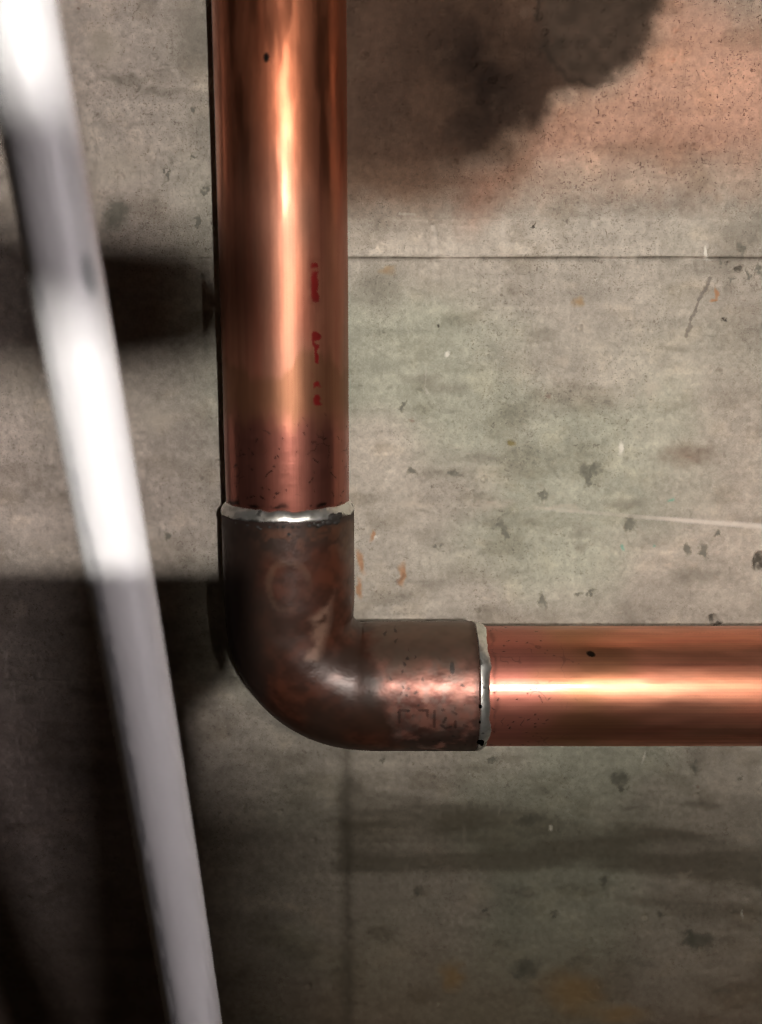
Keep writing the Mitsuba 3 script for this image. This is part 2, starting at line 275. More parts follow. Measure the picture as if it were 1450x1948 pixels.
def wall_relief(X, Z):
    """board-form joints: a fine groove under a slightly proud board on the right, rougher ledges on the left, soft seams low down"""
    q = np.stack([X * 90, Z * 90, 0 * X], -1)
    n, n2 = meshkit.fbm(q, 3, 31), meshkit.fbm(q * 0.25, 3, 8)
    left = 1 / (1 + np.exp(np.clip((X + 0.060) / 0.006, -40, 40)))
    zj = 0.1124 + 0.0010 * (n2 - 0.5)
    step = 0.0006 * (1 - 0.8 * left) / (1 + np.exp(np.clip((zj - Z) / 0.00010, -40, 40)))
    groove = 0.0011 * (1 - 0.85 * left) * (0.35 + 1.1 * n2) * np.exp(-((Z - zj + 0.0002) / 0.00028) ** 2)
    ridge = 0.0003 * np.exp(-((Z - 0.1289 - 0.0004 * (n - 0.5)) / 0.0007) ** 2) * (1 - left)
    ledge = (0.0004 + 0.0022 * left) * np.exp(-((Z - 0.1885 - 0.008 * (n - 0.5) * (0.3 + left)) / (0.0012 + 0.0028 * left)) ** 2) * (0.4 + 1.2 * n)
    seam = 0.0007 * np.exp(-((Z + 0.0927 - 0.003 * (n2 - 0.5)) / 0.0009) ** 2) * (0.2 + 1.2 * n)
    low = 1 / (1 + np.exp(np.clip((Z + 0.095) / 0.003, -40, 40)))
    post = 0.0005 * low * np.exp(-((X + 0.0178 + 0.003 * (n - 0.5)) / 0.0020) ** 2) * (0.2 + 1.2 * n)
    return step + ridge - groove - ledge - seam - post


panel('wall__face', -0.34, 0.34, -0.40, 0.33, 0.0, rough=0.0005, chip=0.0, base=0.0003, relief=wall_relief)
core = trimesh.creation.box((0.68, 0.12, 0.73))
core.apply_translation((0, WALL + 0.0065 + 0.06, -0.035))
put('wall__core', core, 'dark_mortar')
labels['wall'] = {'label': 'stained, pitted grey concrete wall with board-form joints behind the pipes', 'category': 'wall', 'kind': 'structure'}
labels['wall__core'] = {'label': 'dark concrete core seen in the joints'}

# ------------------------------------------------------------------ materials: copper, oxide, solder
COPPER = (0.92, 0.365, 0.22)


def pipe_fields(p, upright):
    """(angle round the pipe, 0 = towards the camera, growing to +x or up; distance along it)"""
    if upright:
        return dr.atan2(p.x - AX, -p.y), p.z
    return dr.atan2(p.z - AZ, -p.y), p.x


def burnt(p):
    """0..1: how near the soldered joint the metal was heated and sanded, for either pipe"""
    up = p.z > -0.04
    a, s = pipe_fields(p, True)
    b, t = pipe_fields(p, False)
    wav = 0.006 * (noise(a * 5, s * 60, 2.0) - 0.5) + 0.003 * (noise(a * 14, s * 160, 2.0) - 0.5)
    m1 = 1 - smoothstep(0.036, 0.050, s + wav)
    wav2 = 0.020 * (noise(b * 4, t * 60, 5.0) - 0.5)
    m2 = 1 - smoothstep(0.058, 0.086, t + wav2)
    return dr.select(up, m1, m2)


def golden(p):
    up = p.z > -0.04
    a, s = pipe_fields(p, True)
    b, t = pipe_fields(p, False)
    m1 = 1 - smoothstep(0.062, 0.067, s + 0.016 * (noise(a * 2.6 + 3.0, s * 25, 8.0) - 0.5) + 0.004 * (noise(a * 11, s * 150, 8.0) - 0.5))
    m2 = 1 - smoothstep(0.085, 0.115, t + 0.03 * (noise(b * 3.5, t * 40, 1.0) - 0.5))
    return dr.select(up, m1, m2)


RED = [(-26.7, 103.9, -26.6, 90.8, 0.0016), (-26.5, 76.9, -26.3, 73.2, 0.0018), (-26.3, 73.2, -26.2, 66.0, 0.0008), (-26.3, 56.9, -26.2, 55.6, 0.0015), (-26.2, 51.2, -26.0, 49.6, 0.0019)]


def pipe_color(p, n, uv):
    up = p.z > -0.04
    a = dr.select(up, pipe_fields(p, True)[0], pipe_fields(p, False)[0])
    s = dr.select(up, p.z, p.x)
    c = mix(COPPER, (0.80, 0.28, 0.175), smoothstep(0.3, 0.7, fbm(a * 6, s * 14, 3.0, 3)))
    c = mix(c, (0.86, 0.27, 0.13), 0.75 * dr.select(up, smoothstep(0.11, 0.17, s), 0.0))
    tarn = smoothstep(0.42, 0.66, fbm(a * 2.2 + 4, s * 16, 7.0, 3)) * dr.select(up, smoothstep(0.19, 0.10, s), 0.6)
    c = mix(c, (0.60, 0.30, 0.20), 0.55 * tarn)
    c = mix(c, (0.50, 0.22, 0.11), 0.7 * golden(p))
    b = burnt(p)
    pink = mix((0.62, 0.22, 0.17), (0.46, 0.145, 0.115), noise(a * 7, s * 90, 5.5))
    c = mix(c, pink, 0.85 * b)
    c *= (0.86 + 0.28 * fbm(a * 70, s * 7, 1.0, 3)) * (0.86 + 0.28 * fbm(a * 4, s * 45, 9.0, 4))
    # dark flux runs and specks by the joint
    f1, f2, r = voronoi(a * 7 + 1.5 * noise(a * 9, s * 300, 2.0), s * 260 + 1.2 * noise(a * 12, s * 90, 6.0))
    c = mix(c, (0.06, 0.03, 0.025), 0.8 * b * (1 - smoothstep(0.05, 0.22, f1)) * dr.select(r > 0.72, 1.0, 0.0))
    crawl = dr.abs(fbm(a * 3.2, s * 120, 12.0, 3) - 0.5)
    c = mix(c, (0.10, 0.04, 0.035), 0.5 * b * (1 - smoothstep(0.006, 0.022, crawl)) * smoothstep(0.55, 0.7, noise(a * 4, s * 70, 4.0)))
    edge = dr.select(up, s - 0.0066, s - 0.049)
    c = mix(c, (0.035, 0.02, 0.018), dr.select(up, 0.95, 0.35) * dr.exp(-dr.square((edge - 0.0012 * (noise(a * 14, 1.0) - 0.4)) / (0.0004 + 0.0012 * noise(a * 9, 7.0)))) * smoothstep(0.40, 0.62, fbm(a * 3.1, 3.0 + dr.select(up, 0.0, 9.0))))
    # single dark nicks
    c = mix(c, (0.03, 0.02, 0.018), 1 - smoothstep(0.8, 1.2, dr.sqrt(dr.square((p.x + 0.0437) / 0.0011) + dr.square((p.z - 0.1805) / 0.0017))))
    c = mix(c, (0.05, 0.03, 0.02), 1 - smoothstep(0.7, 1.2, dr.sqrt(dr.square((p.x - 0.0912 + 0.4 * (p.z + 0.0596)) / 0.0019) + dr.square((p.z + 0.0596) / 0.0010))))
    # remains of the red ink line printed along the upright pipe
    ink = mi.Float(0)
    jag = 0.0006 * (noise(p.x * 700, p.z * 500, 1.0) - 0.5) * 2
    for x0, z0, x1, z1, w in RED:
        ink = dr.maximum(ink, 1 - smoothstep(w * 0.55, w * 1.05, seg(p.x + jag, p.z, x0, z0, x1, z1) + jag))
    ink = ink * smoothstep(0.12, 0.34, noise(p.x * 500, p.z * 420, 2.0)) * dr.select(p.y < 0, 1.0, 0.0)
    halo = (1 - smoothstep(0.001, 0.0045, seg(p.x, p.z, -26.3, 104.0, -26.2, 62.0))) * smoothstep(0.5, 0.75, noise(p.x * 350, p.z * 300, 7.0)) * dr.select(p.y < 0, 1.0, 0.0)
    c = mix(c, (0.62, 0.03, 0.035), 0.92 * ink)
    c = mix(c, (0.5, 0.12, 0.08), 0.3 * halo)
    return dr.clip(c, 0.004, 0.97)


def pipe_rough(p, n, uv):
    up = p.z > -0.04
    a = dr.select(up, pipe_fields(p, True)[0], pipe_fields(p, False)[0])
    s = dr.select(up, p.z, p.x)
    r = 0.15 + 0.20 * smoothstep(0.3, 0.7, fbm(a * 5, s * 30, 2.0, 4))
    haze = dr.select(up, smoothstep(0.135, 0.11, s + 0.05 * (noise(a * 3, s * 30, 6.0) - 0.5)), 0.25 * smoothstep(0.08, 0.12, s))
    r = r + 0.13 * haze
    bb = burnt(p)
    r = r * (1 - bb) + bb * (0.19 + 0.06 * noise(a * 5, s * 700, 3.0))
    return r


def pipe_wide(p, n, uv):
    """weight of the broad, tarnished lobe"""
    up = p.z > -0.04
    a = dr.select(up, pipe_fields(p, True)[0], pipe_fields(p, False)[0])
    s = dr.select(up, p.z, p.x)
    g = 0.30 + 0.5 * smoothstep(0.35, 0.65, fbm(a * 4, s * 32, 9.0, 4))
    g = dr.select(up, g, 0.5 + 0.3 * (g - 0.5))
    haze = dr.select(up, smoothstep(0.155, 0.115, s + 0.03 * (noise(a * 4, s * 40, 6.0) - 0.5)), 0.0)
    g = mix(mi.Color3f(g), (0.985, 0, 0), haze * 0.98).x
    bb = burnt(p)
    g = g * (1 - bb) + bb * dr.select(up, 0.46 + 0.2 * noise(a * 3, s * 420, 8.0), 0.72)
    return dr.clip(g, 0, 1)


def pipe_bump(p, n, uv):
    up = p.z > -0.04
    a = dr.select(up, pipe_fields(p, True)[0], pipe_fields(p, False)[0])
    s = dr.select(up, p.z, p.x)
    h = 0.000012 * noise(a * 70, s * 12, 1.0) + 0.00003 * noise(a * 9, s * 130, 4.0)
    h = h + burnt(p) * 0.00002 * noise(a * 3, s * 1500, 2.0)          # rings left by the emery cloth
    return h


def tarnish_color(p, n, uv):
    up = p.z > -0.04
    return pipe_color(p, n, uv) * dr.select(up, 0.36 + 0.04 * smoothstep(0.17, 0.10, p.z), 0.92) * (1 + 0.15 * burnt(p))


def bright_color(p, n, uv):
    return pipe_color(p, n, uv) * 0.82


pc = mikit.proc(bright_color)
scene['copper_bright'] = {'type': 'principled', 'base_color': pc, 'metallic': 1.0, 'roughness': mikit.proc(pipe_rough), 'specular': 0.5}
scene['copper_tarnish'] = {'type': 'principled', 'base_color': mikit.proc(tarnish_color), 'metallic': 0.85, 'roughness': 0.46, 'specular': 0.3}
scene['copper_skin'] = {'type': 'blendbsdf', 'weight': mikit.proc(pipe_wide), 'a': {'type': 'ref', 'id': 'copper_bright'}, 'b': {'type': 'ref', 'id': 'copper_tarnish'}}
scene['copper'] = {'type': 'bumpmap', 'arbitrary': mikit.proc(pipe_bump, eps=2e-4), 'scale': 1.0, 'bsdf': {'type': 'ref', 'id': 'copper_skin'}}


def elbow_regions(p):
    x, z = p.x, p.z
    q = 0.012 * (fbm(x * 150, p.y * 150, z * 150, 4) - 0.5)
    socket = smoothstep(-0.003, 0.010, x + 1.3 * q + 0.25 * (z + 0.08))                              # the cleaner run-side socket
    collar = smoothstep(0.0005 - 0.018, -0.004, z + 1.6 * q) * smoothstep(0.004, -0.006, x)
    return socket, collar


STAMP = [(7.9, -81.0, 7.9, -86.5), (7.9, -80.6, 11.2, -80.8), (16.2, -80.6, 19.6, -80.8), (19.8, -80.8, 19.6, -84.6), (22.8, -81.2, 22.9, -88.5), (26.3, -80.6, 29.5, -81.2), (29.5, -81.2, 32.0, -82.6),
         (26.0, -88.0, 28.0, -89.6), (28.0, -89.6, 30.0, -88.6), (27.6, -84.5, 26.8, -86.4), (31.8, -86.2, 32.0, -88.8), (35.6, -88.0, 38.4, -89.2)]


def elbow_color(p, n, uv):
    x, y, z = p.x, p.y, p.z
    socket, collar = elbow_regions(p)
    m1 = fbm(x * 95, y * 95, z * 95, 4)
    m2 = fbm(x * 210 + 5, y * 210, z * 210, 3)
    c = mix((0.042, 0.015, 0.009), (0.084, 0.026, 0.014), smoothstep(0.36, 0.70, 0.5 * m1 + 0.5 * m2))
    c = mix(c, (0.035, 0.020, 0.014), 0.8 * smoothstep(0.40, 0.70, fbm(x * 42 + 9, y * 42, z * 42, 3)))
    c = mix(c, (0.13, 0.05, 0.025), 0.6 * collar * smoothstep(0.35, 0.6, m2))
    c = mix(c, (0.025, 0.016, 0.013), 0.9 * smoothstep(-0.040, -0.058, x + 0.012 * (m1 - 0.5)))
    # one rubbed, dull pinkish patch on the upright leg
    d = sd_poly(x + 0.005 * (m2 - 0.5), z + 0.005 * (m1 - 0.5), [(-22.5, -34.5), (-19.8, -29.5), (-21.0, -47.0), (-26.0, -60.5), (-34.0, -60.5), (-29.5, -50.0), (-31.0, -41.0), (-26.5, -38.5)])
    c = mix(c, (0.27, 0.165, 0.12), 0.55 * (1 - smoothstep(-0.0035, 0.0012, d)) * smoothstep(0.2, 0.6, m2) * dr.select(y < 0, 1.0, 0.0))
    # faint ring mark
    d = dr.abs(dr.sqrt(dr.square(x + 0.0385 + 0.002 * (m2 - 0.5)) + dr.square((z + 0.0265) * 0.8)) - 0.0085)
    c = mix(c, (0.20, 0.13, 0.085), 0.22 * (1 - smoothstep(0.0004, 0.0022, d)) * smoothstep(0.4, 0.65, m1) * dr.select(y < 0, 1.0, 0.0))
    # socket towards the level pipe: pink copper under soot and scale
    pink = mix((0.33, 0.145, 0.11), (0.14, 0.055, 0.042), smoothstep(0.35, 0.65, 0.6 * m2 + 0.4 * m1))
    pink = mix(pink, (0.20, 0.14, 0.12), 0.6 * smoothstep(0.42, 0.68, fbm(x * 260, y * 260, z * 150, 4)))
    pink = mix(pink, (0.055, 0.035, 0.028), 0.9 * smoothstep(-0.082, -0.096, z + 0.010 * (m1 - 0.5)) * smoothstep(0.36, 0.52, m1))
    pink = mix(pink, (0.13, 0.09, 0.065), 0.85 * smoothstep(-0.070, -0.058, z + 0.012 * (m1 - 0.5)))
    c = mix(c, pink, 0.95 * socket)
    f1, f2, r = voronoi(x * 420 + 2 * m2, z * 380 + 2 * m1)
    c = mix(c, (0.035, 0.024, 0.02), 0.75 * socket * smoothstep(0.42, 0.6, m1) * (1 - smoothstep(0.1, 0.45 * r, f1)) * dr.select(r > 0.78, 1.0, 0.0))
    # worn stamped marks
    st = mi.Float(1)
    for s in STAMP:
        st = dr.minimum(st, seg(x + 0.0006 * (m2 - 0.5), z + 0.0006 * (m1 - 0.5), *s))
    c = mix(c, (0.025, 0.016, 0.013), 0.6 * (1 - smoothstep(0.0002, 0.0010, st)) * smoothstep(0.2, 0.45, m2) * dr.select(y < 0, 1.0, 0.0))
    d = dr.sqrt(dr.square((x - 0.0305) / 0.0011) + dr.square((z + 0.0637) / 0.0024))
    c = mix(c, (0.06, 0.05, 0.045), 0.9 * (1 - smoothstep(0.7, 1.2, d)) * dr.select(y < 0, 1.0, 0.0))
    # soot at both mouths
    c = mix(c, (0.03, 0.019, 0.016), 0.8 * smoothstep(-0.0035, -0.0005, z + 0.006 * (m2 - 0.5)) * smoothstep(0.01, -0.01, x))
    c = mix(c, (0.05, 0.028, 0.022), 0.6 * smoothstep(0.0385, 0.0415, x + 0.004 * (m2 - 0.5)))
    return dr.clip(c, 0.004, 0.9)


def elbow_metal(p, n, uv):
    socket, collar = elbow_regions(p)
    return dr.clip(0.22 + 0.42 * socket + 0.2 * collar, 0, 0.9)


def elbow_rough(p, n, uv):
    socket, collar = elbow_regions(p)
    return 0.27 + 0.2 * fbm(p.x * 160, p.y * 160, p.z * 160, 3) + 0.05 * socket + 0.12 * collar


def elbow_bump(p, n, uv):
    x, y, z = p.x, p.y, p.z
    return 0.00004 * fbm(x * 300, y * 300, z * 300, 3) + 0.00004 * noise(x * 1100, y * 1100, z * 1100)


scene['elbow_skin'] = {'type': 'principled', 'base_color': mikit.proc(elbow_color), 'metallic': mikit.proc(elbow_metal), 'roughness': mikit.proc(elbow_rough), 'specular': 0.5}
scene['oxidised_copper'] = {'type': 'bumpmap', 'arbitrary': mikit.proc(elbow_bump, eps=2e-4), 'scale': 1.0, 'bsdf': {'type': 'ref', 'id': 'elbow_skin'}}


def solder_color(p, n, uv):
    m = fbm(p.x * 420, p.y * 420, p.z * 420, 3)
    c = mix((0.93, 0.91, 0.86), (0.72, 0.70, 0.64), smoothstep(0.40, 0.75, m))
    low = dr.select(p.x < -0.005, 1 - smoothstep(0.0004, 0.0016, p.z + 0.003 * (fbm(p.x * 300, p.y * 300, 2.0, 3) - 0.5)), 0.0)
    c = mix(c, (0.05, 0.035, 0.028), 0.85 * low * smoothstep(0.4, 0.55, noise(p.x * 170, p.y * 170, 4.0)))
    return mix(c, (0.10, 0.08, 0.065), 0.7 * smoothstep(0.63, 0.72, fbm(p.x * 260 + 8, p.y * 260, p.z * 260, 3)))


def solder_bump(p, n, uv):
    return 0.00009 * fbm(p.x * 350, p.y * 350, p.z * 350, 2)


scene['solder_skin'] = {'type': 'principled', 'base_color': mikit.proc(solder_color), 'metallic': 0.95, 'roughness': 0.37, 'specular': 0.6}
scene['solder'] = {'type': 'bumpmap', 'arbitrary': mikit.proc(solder_bump, eps=3e-4), 'scale': 1.0, 'bsdf': {'type': 'ref', 'id': 'solder_skin'}}
scene['burnt_flux'] = {'type': 'principled', 'base_color': {'type': 'rgb', 'value': [0.02, 0.016, 0.014]}, 'roughness': 0.6, 'specular': 0.4}


# ------------------------------------------------------------------ copper pipes
def tube(upright, s0, s1, r, nu=240, step=0.0012, wobble=0.00007, seed=0):
    """a drawn tube, faintly uneven; closed by an inner bore"""
    nv = int((s1 - s0) / step) + 1
    a, s = np.meshgrid(np.linspace(0, 2 * np.pi, nu, endpoint=False), np.linspace(s0, s1, nv), indexing='ij')
    q = np.stack([np.cos(a) * 2.2, np.sin(a) * 2.2, s * 30], -1)
    rr = r + wobble * 2 * (meshkit.fbm(q, 2, seed) - 0.5)
    u, w = rr * np.sin(a), -rr * np.cos(a)
    v = np.stack([AX + u, w, s], -1) if upright else np.stack([s, w, AZ + u], -1)
    f = grid_faces(nu, nv, True)
    if not upright:
        f = f[:, ::-1]
    # end walls and bore
    v = v.reshape(-1, 3)
    n0 = len(v)
    ri = r - 0.0018
    an = np.linspace(0, 2 * np.pi, nu, endpoint=False)
    ends = []
    for s_ in (s0, s1):
        u, w = ri * np.sin(an), -ri * np.cos(an)
        ends.append(np.stack([AX + u, w, np.full(nu, s_)], -1) if upright else np.stack([np.full(nu, s_), w, AZ + u], -1))
    v = np.vstack([v] + ends)
    i = np.arange(nu)
    j = (i + 1) % nu
    extra = [np.stack([i * nv, n0 + i, n0 + j, j * nv], 1), np.stack([j * nv + nv - 1, n0 + nu + j, n0 + nu + i, i * nv + nv - 1], 1), np.stack([n0 + i, n0 + nu + i, n0 + nu + j, n0 + j], 1)]
    ex = np.vstack(extra)
    return v, np.vstack([f, ex if upright else ex[:, ::-1]])


put('copper_pipe__pipe', tube(True, -0.020, 0.33, R, wobble=0.00013, seed=3), 'copper', smooth=40)
put('copper_pipe__pipe_001', tube(False, 0.020, 0.34, R, seed=8), 'copper', smooth=40)

# elbow: two sockets and a tight bend, swept along its own centre line
RB = 0.0333
CX, CZ = AX + RB, AZ + RB


def elbow_mesh():
    top, end = 0.0012, 0.0425
    L1, L2, L3 = top - CZ, RB * math.pi / 2, end - CX
    n = 170
    ss = np.linspace(0, L1 + L2 + L3, n)
    rows = []

    def frame(s):
        if s < L1:
            return np.array([AX, 0, top - s]), np.array([0, 0, -1.0])
        if s < L1 + L2:
            t = (s - L1) / RB
            return np.array([CX - RB * math.cos(t), 0, CZ - RB * math.sin(t)]), np.array([math.sin(t), 0, -math.cos(t)])
        return np.array([CX + s - L1 - L2, 0, AZ]), np.array([1.0, 0, 0])

    def radius(s):
        bend = 0.0286
        k = np.clip(min(s - (L1 - 0.010), (L1 + L2 + 0.006) - s) / 0.012, 0, 1)
        k = k * k * (3 - 2 * k)
        r = RS * (1 - k) + bend * k
        e = min(s, L1 + L2 + L3 - s)          # rounded rims
        if e < 0.0009:
            r -= 0.0009 - math.sqrt(max(0.0009 ** 2 - (0.0009 - e) ** 2, 0))
        return r

    prof = [(0.0, R + 0.0001)] + [(s, radius(s)) for s in np.concatenate([np.linspace(0, 0.0009, 6), ss[1:-1], L1 + L2 + L3 - np.linspace(0.0009, 0, 6)])] + [(L1 + L2 + L3, R + 0.0001)]
    prof = sorted([q for q in prof if True], key=lambda q: q[0]) if False else prof
    nu = 200
    a = np.linspace(0, 2 * np.pi, nu, endpoint=False)
    V = np.zeros((nu, len(prof), 3))
    for j, (s, r) in enumerate(prof):
        c, t = frame(s)
        side = np.array([0, 1.0, 0])
        out = np.cross(t, side)
        d = np.cos(a)[:, None] * (-side) + np.sin(a)[:, None] * out
        q = (c + r * d) * 60
        rr = r + 0.00022 * (meshkit.fbm(q, 2, 4) - 0.5) + 0.0001 * (meshkit.noise(q * 5, 6) - 0.5)
        V[:, j] = c + rr[:, None] * d
    f = grid_faces(nu, len(prof), True)
    return V.reshape(-1, 3), f


em = trimesh.Trimesh(*[np.asarray(q) for q in (elbow_mesh()[0], np.vstack([elbow_mesh()[1][:, [0, 1, 2]], elbow_mesh()[1][:, [0, 2, 3]]]))], process=False)
# face outwards
if np.dot(em.face_normals[len(em.faces) // 4], em.triangles_center[len(em.faces) // 4] - np.array([AX, 0, -0.02])) < 0:
    em.invert()
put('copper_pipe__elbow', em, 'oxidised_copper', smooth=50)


def solder_mesh(upright, edge, reach, lap, seed):
    """a fillet of solder: from the rim of the socket (with ragged laps) up on to the pipe"""
    nu, nv = 300, 18
    a = np.linspace(0, 2 * np.pi, nu, endpoint=False)
    ring = np.stack([np.cos(a), np.sin(a), np.zeros(nu)], -1)
    n1 = meshkit.fbm(ring * 2.5, 3, seed)
    n2 = meshkit.fbm(ring * 9, 3, seed + 5)
    n3 = meshkit.noise(ring * 26, seed + 2)
    lo = edge - lap * (0.45 + 0.7 * n2 + 0.3 * (n3 - 0.5))
    hi = edge + reach * (0.62 + 0.7 * n1 + 0.08 * (n3 - 0.5))
    t = np.linspace(0, 1, nv)
    S = lo[:, None] + (hi - lo)[:, None] * t
    k = np.clip((S - edge) / (hi - edge)[:, None], 0, 1)
    rr = np.where(S < edge, RS + 0.0002, (RS + 0.0002) + (R + 0.00005 - RS - 0.0002) * (0.25 * k + 0.75 * k ** 2))
    rr = rr + 0.00015 * np.sin(np.pi * np.clip(t, 0, 1)) * (0.5 + n1[:, None])
    rr[:, 0] = RS - 0.0008
    rr[:, -1] = R - 0.0004
    u, w = rr * np.sin(a)[:, None], -rr * np.cos(a)[:, None]
    V = np.stack([AX + u, w, S], -1) if upright else np.stack([S, w, AZ + u], -1)
    f = grid_faces(nu, nv, True)
    if not upright:
        f = f[:, ::-1]
    return V.reshape(-1, 3), f


put('copper_pipe__solder_joint', solder_mesh(True, 0.0012, 0.0044, 0.0010, 11), 'solder', smooth=True)
put('copper_pipe__solder_joint_001', solder_mesh(False, 0.0425, 0.0050, 0.0003, 23), 'solder', smooth=True)

# crumbs of burnt flux along the lower edge of the upright joint, one bigger lump on its right
crumbs = []
rc = np.random.default_rng(5)


def crumb(a, s, size, upright=True):
    m = trimesh.creation.icosphere(subdivisions=2)
    v = m.vertices * (1 + 0.5 * (meshkit.noise(m.vertices * 1.7 + rc.uniform(0, 50), 3) - 0.5))[:, None]
    v *= size * np.array([1, 0.45, 0.8]) * rc.uniform(0.8, 1.2, 3)
    r = RS + 0.0003
    ca, sa = math.cos(a), math.sin(a)
    if upright:
        rot = np.array([[ca, -sa, 0], [sa, ca, 0], [0, 0, 1]])
        v = v @ rot.T + np.array([AX + r * sa, -r * ca, s])
    else:
        v = v @ np.array([[0, 0, 1], [0, 1, 0], [1, 0, 0]])
        rot = np.array([[1, 0, 0], [0, ca, sa], [0, -sa, ca]])
        v = v @ rot.T + np.array([s, -r * ca, AZ + r * sa])
    return trimesh.Trimesh(v, m.faces, process=False)


lump = trimesh.util.concatenate([crumb(0.80, 0.0012, 0.0026), crumb(0.86, -0.0005, 0.0022), crumb(0.72, -0.0004, 0.0018), crumb(0.92, 0.0016, 0.0016)])
put('copper_pipe__flux_lump', lump, 'burnt_flux', smooth=True)
labels['copper_pipe__flux_lump'] = {'label': 'black lump of burnt flux on the right of the upper joint'}
for a, s, z in [(-0.35, -0.0014, 0.0009), (-0.31, -0.0022, 0.0008), (-0.17, -0.0012, 0.0006), (-0.05, -0.0012, 0.0007), (0.03, -0.001, 0.0008), (0.16, -0.0012, 0.0008), (0.24, -0.0013, 0.0007), (0.40, -0.0010, 0.0011),
                (0.48, -0.0004, 0.0010), (0.55, -0.0012, 0.0012), (0.62, -0.0003, 0.0014), (0.10, -0.0042, 0.0007), (-0.52, -0.0012, 0.0007), (-0.75, -0.0008, 0.0006)]:
    crumbs.append(crumb(a, s, z))
crumbs += [crumb(-0.62, 0.0433, 0.0016, False), crumb(-0.68, 0.0440, 0.0011, False), crumb(0.05, 0.0424, 0.0008, False), crumb(-0.2, 0.0423, 0.0006, False)]
put('copper_pipe__flux_crumbs', trimesh.util.concatenate(crumbs), 'burnt_flux', smooth=True)
labels['copper_pipe__flux_crumbs'] = {'kind': 'stuff', 'label': 'tiny black crumbs of burnt flux along the solder'}
labels['copper_pipe'] = {'label': 'copper pipe turning from upright to level through a blackened soldered elbow', 'category': 'copper pipe'}
labels['copper_pipe__pipe'] = {'label': 'shiny upright copper pipe with red ink flecks'}
labels['copper_pipe__pipe_001'] = {'label': 'level copper pipe running off to the right'}
labels['copper_pipe__elbow'] = {'label': 'dark brown oxidised elbow fitting with sooty sockets'}
labels['copper_pipe__solder_joint'] = {'label': 'silver solder ring at the foot of the upright pipe'}
labels['copper_pipe__solder_joint_001'] = {'label': 'silver solder ring at the start of the level pipe'}

# ------------------------------------------------------------------ white plastic pipe, leaning, nearest the camera
PA, PB = np.array([-0.0983, -0.1365, 0.1645]), np.array([-0.0755, -0.0785, -0.1804])
axis = (PA - PB) / np.linalg.norm(PA - PB)
side = np.cross(axis, [0, -1.0, 0])
side /= np.linalg.norm(side)
front = np.cross(side, axis)
if front[1] > 0:
    front = -front
    side = -side
if side[0] < 0:
    side = -side


def plastic_color(p, n, uv):
    a = uv.x * 2 * math.pi              # 0 = towards the camera, positive to the right
    a = dr.select(a > math.pi, a - 2 * math.pi, a)
    s = uv.y
    c = mi.Color3f(0.92, 0.91, 0.905)
    c = c * (0.94 + 0.1 * fbm(a * 2, s * 30, 1.0, 3))
    # smeared printing and grime down the left side
    m = dr.exp(-dr.square((a + 0.42) / 0.17)) * smoothstep(0.30, 0.55, fbm(a * 9, s * 110, 5.0, 4)) * smoothstep(0.475, 0.42, s)
    c = mix(c, (0.12, 0.12, 0.14), 0.65 * m)
    m = (dr.exp(-dr.square((a + 0.5) / 0.10)) * smoothstep(0.52, 0.72, fbm(a * 6, s * 90, 2.0, 3)))
    c = mix(c, (0.30, 0.31, 0.36), 0.5 * m)
    # a grey scuff on the right
    d = dr.sqrt(dr.square((a - 0.95) / 0.28) + dr.square((s - 0.528) / 0.007))
    c = mix(c, (0.33, 0.36, 0.36), 0.7 * (1 - smoothstep(0.4, 1.2, d)))
    return c


scene['white_plastic'] = {'type': 'principled', 'base_color': mikit.proc(plastic_color), 'roughness': 0.42, 'specular': 0.8}


def white_tube():
    r, nu, nv = 0.0107, 120, 140
    o = PB - axis * 0.25
    L = np.linalg.norm(PA - PB) + 0.34
    an = np.linspace(0, 2 * np.pi, nu + 1)
    s = np.linspace(0, L, nv)
    A, S = np.meshgrid(an, s, indexing='ij')
    bow = 0.0012 * np.sin(np.pi * (S - 0.2) / 0.36)
    V = o + S[..., None] * axis + r * (np.sin(A)[..., None] * side + np.cos(A)[..., None] * front) + bow[..., None] * side
    uv = np.stack([A / (2 * np.pi), S], -1)
    return (V.reshape(-1, 3), grid_faces(nu + 1, nv)), uv.reshape(-1, 2)


wm, wuv = white_tube()
wt = trimesh.Trimesh(wm[0], np.vstack([wm[1][:, [0, 1, 2]], wm[1][:, [0, 2, 3]]]), process=False)
if np.dot(wt.face_normals[0], front) < 0:
    wt.invert()
put('plastic_pipe', wt, 'white_plastic', smooth=True, uv=wuv)
labels['plastic_pipe'] = {'label': 'white plastic pipe leaning out of focus in front of the wall', 'category': 'plastic pipe'}

# ------------------------------------------------------------------ behind the camera: torch, added fill lamp, unseen boards added to cast shade
d = (LAMP_AIM - LAMP) / np.linalg.norm(LAMP_AIM - LAMP)
LM = np.eye(4)
zc = d
xc = np.cross([0, 0, 1.0], zc)
xc /= np.linalg.norm(xc)
LM[:3, 0], LM[:3, 1], LM[:3, 2], LM[:3, 3] = xc, np.cross(zc, xc), zc, LAMP


def lathe(prof, n=48):
    m = trimesh.creation.revolve(np.array(prof), sections=n)
    return m


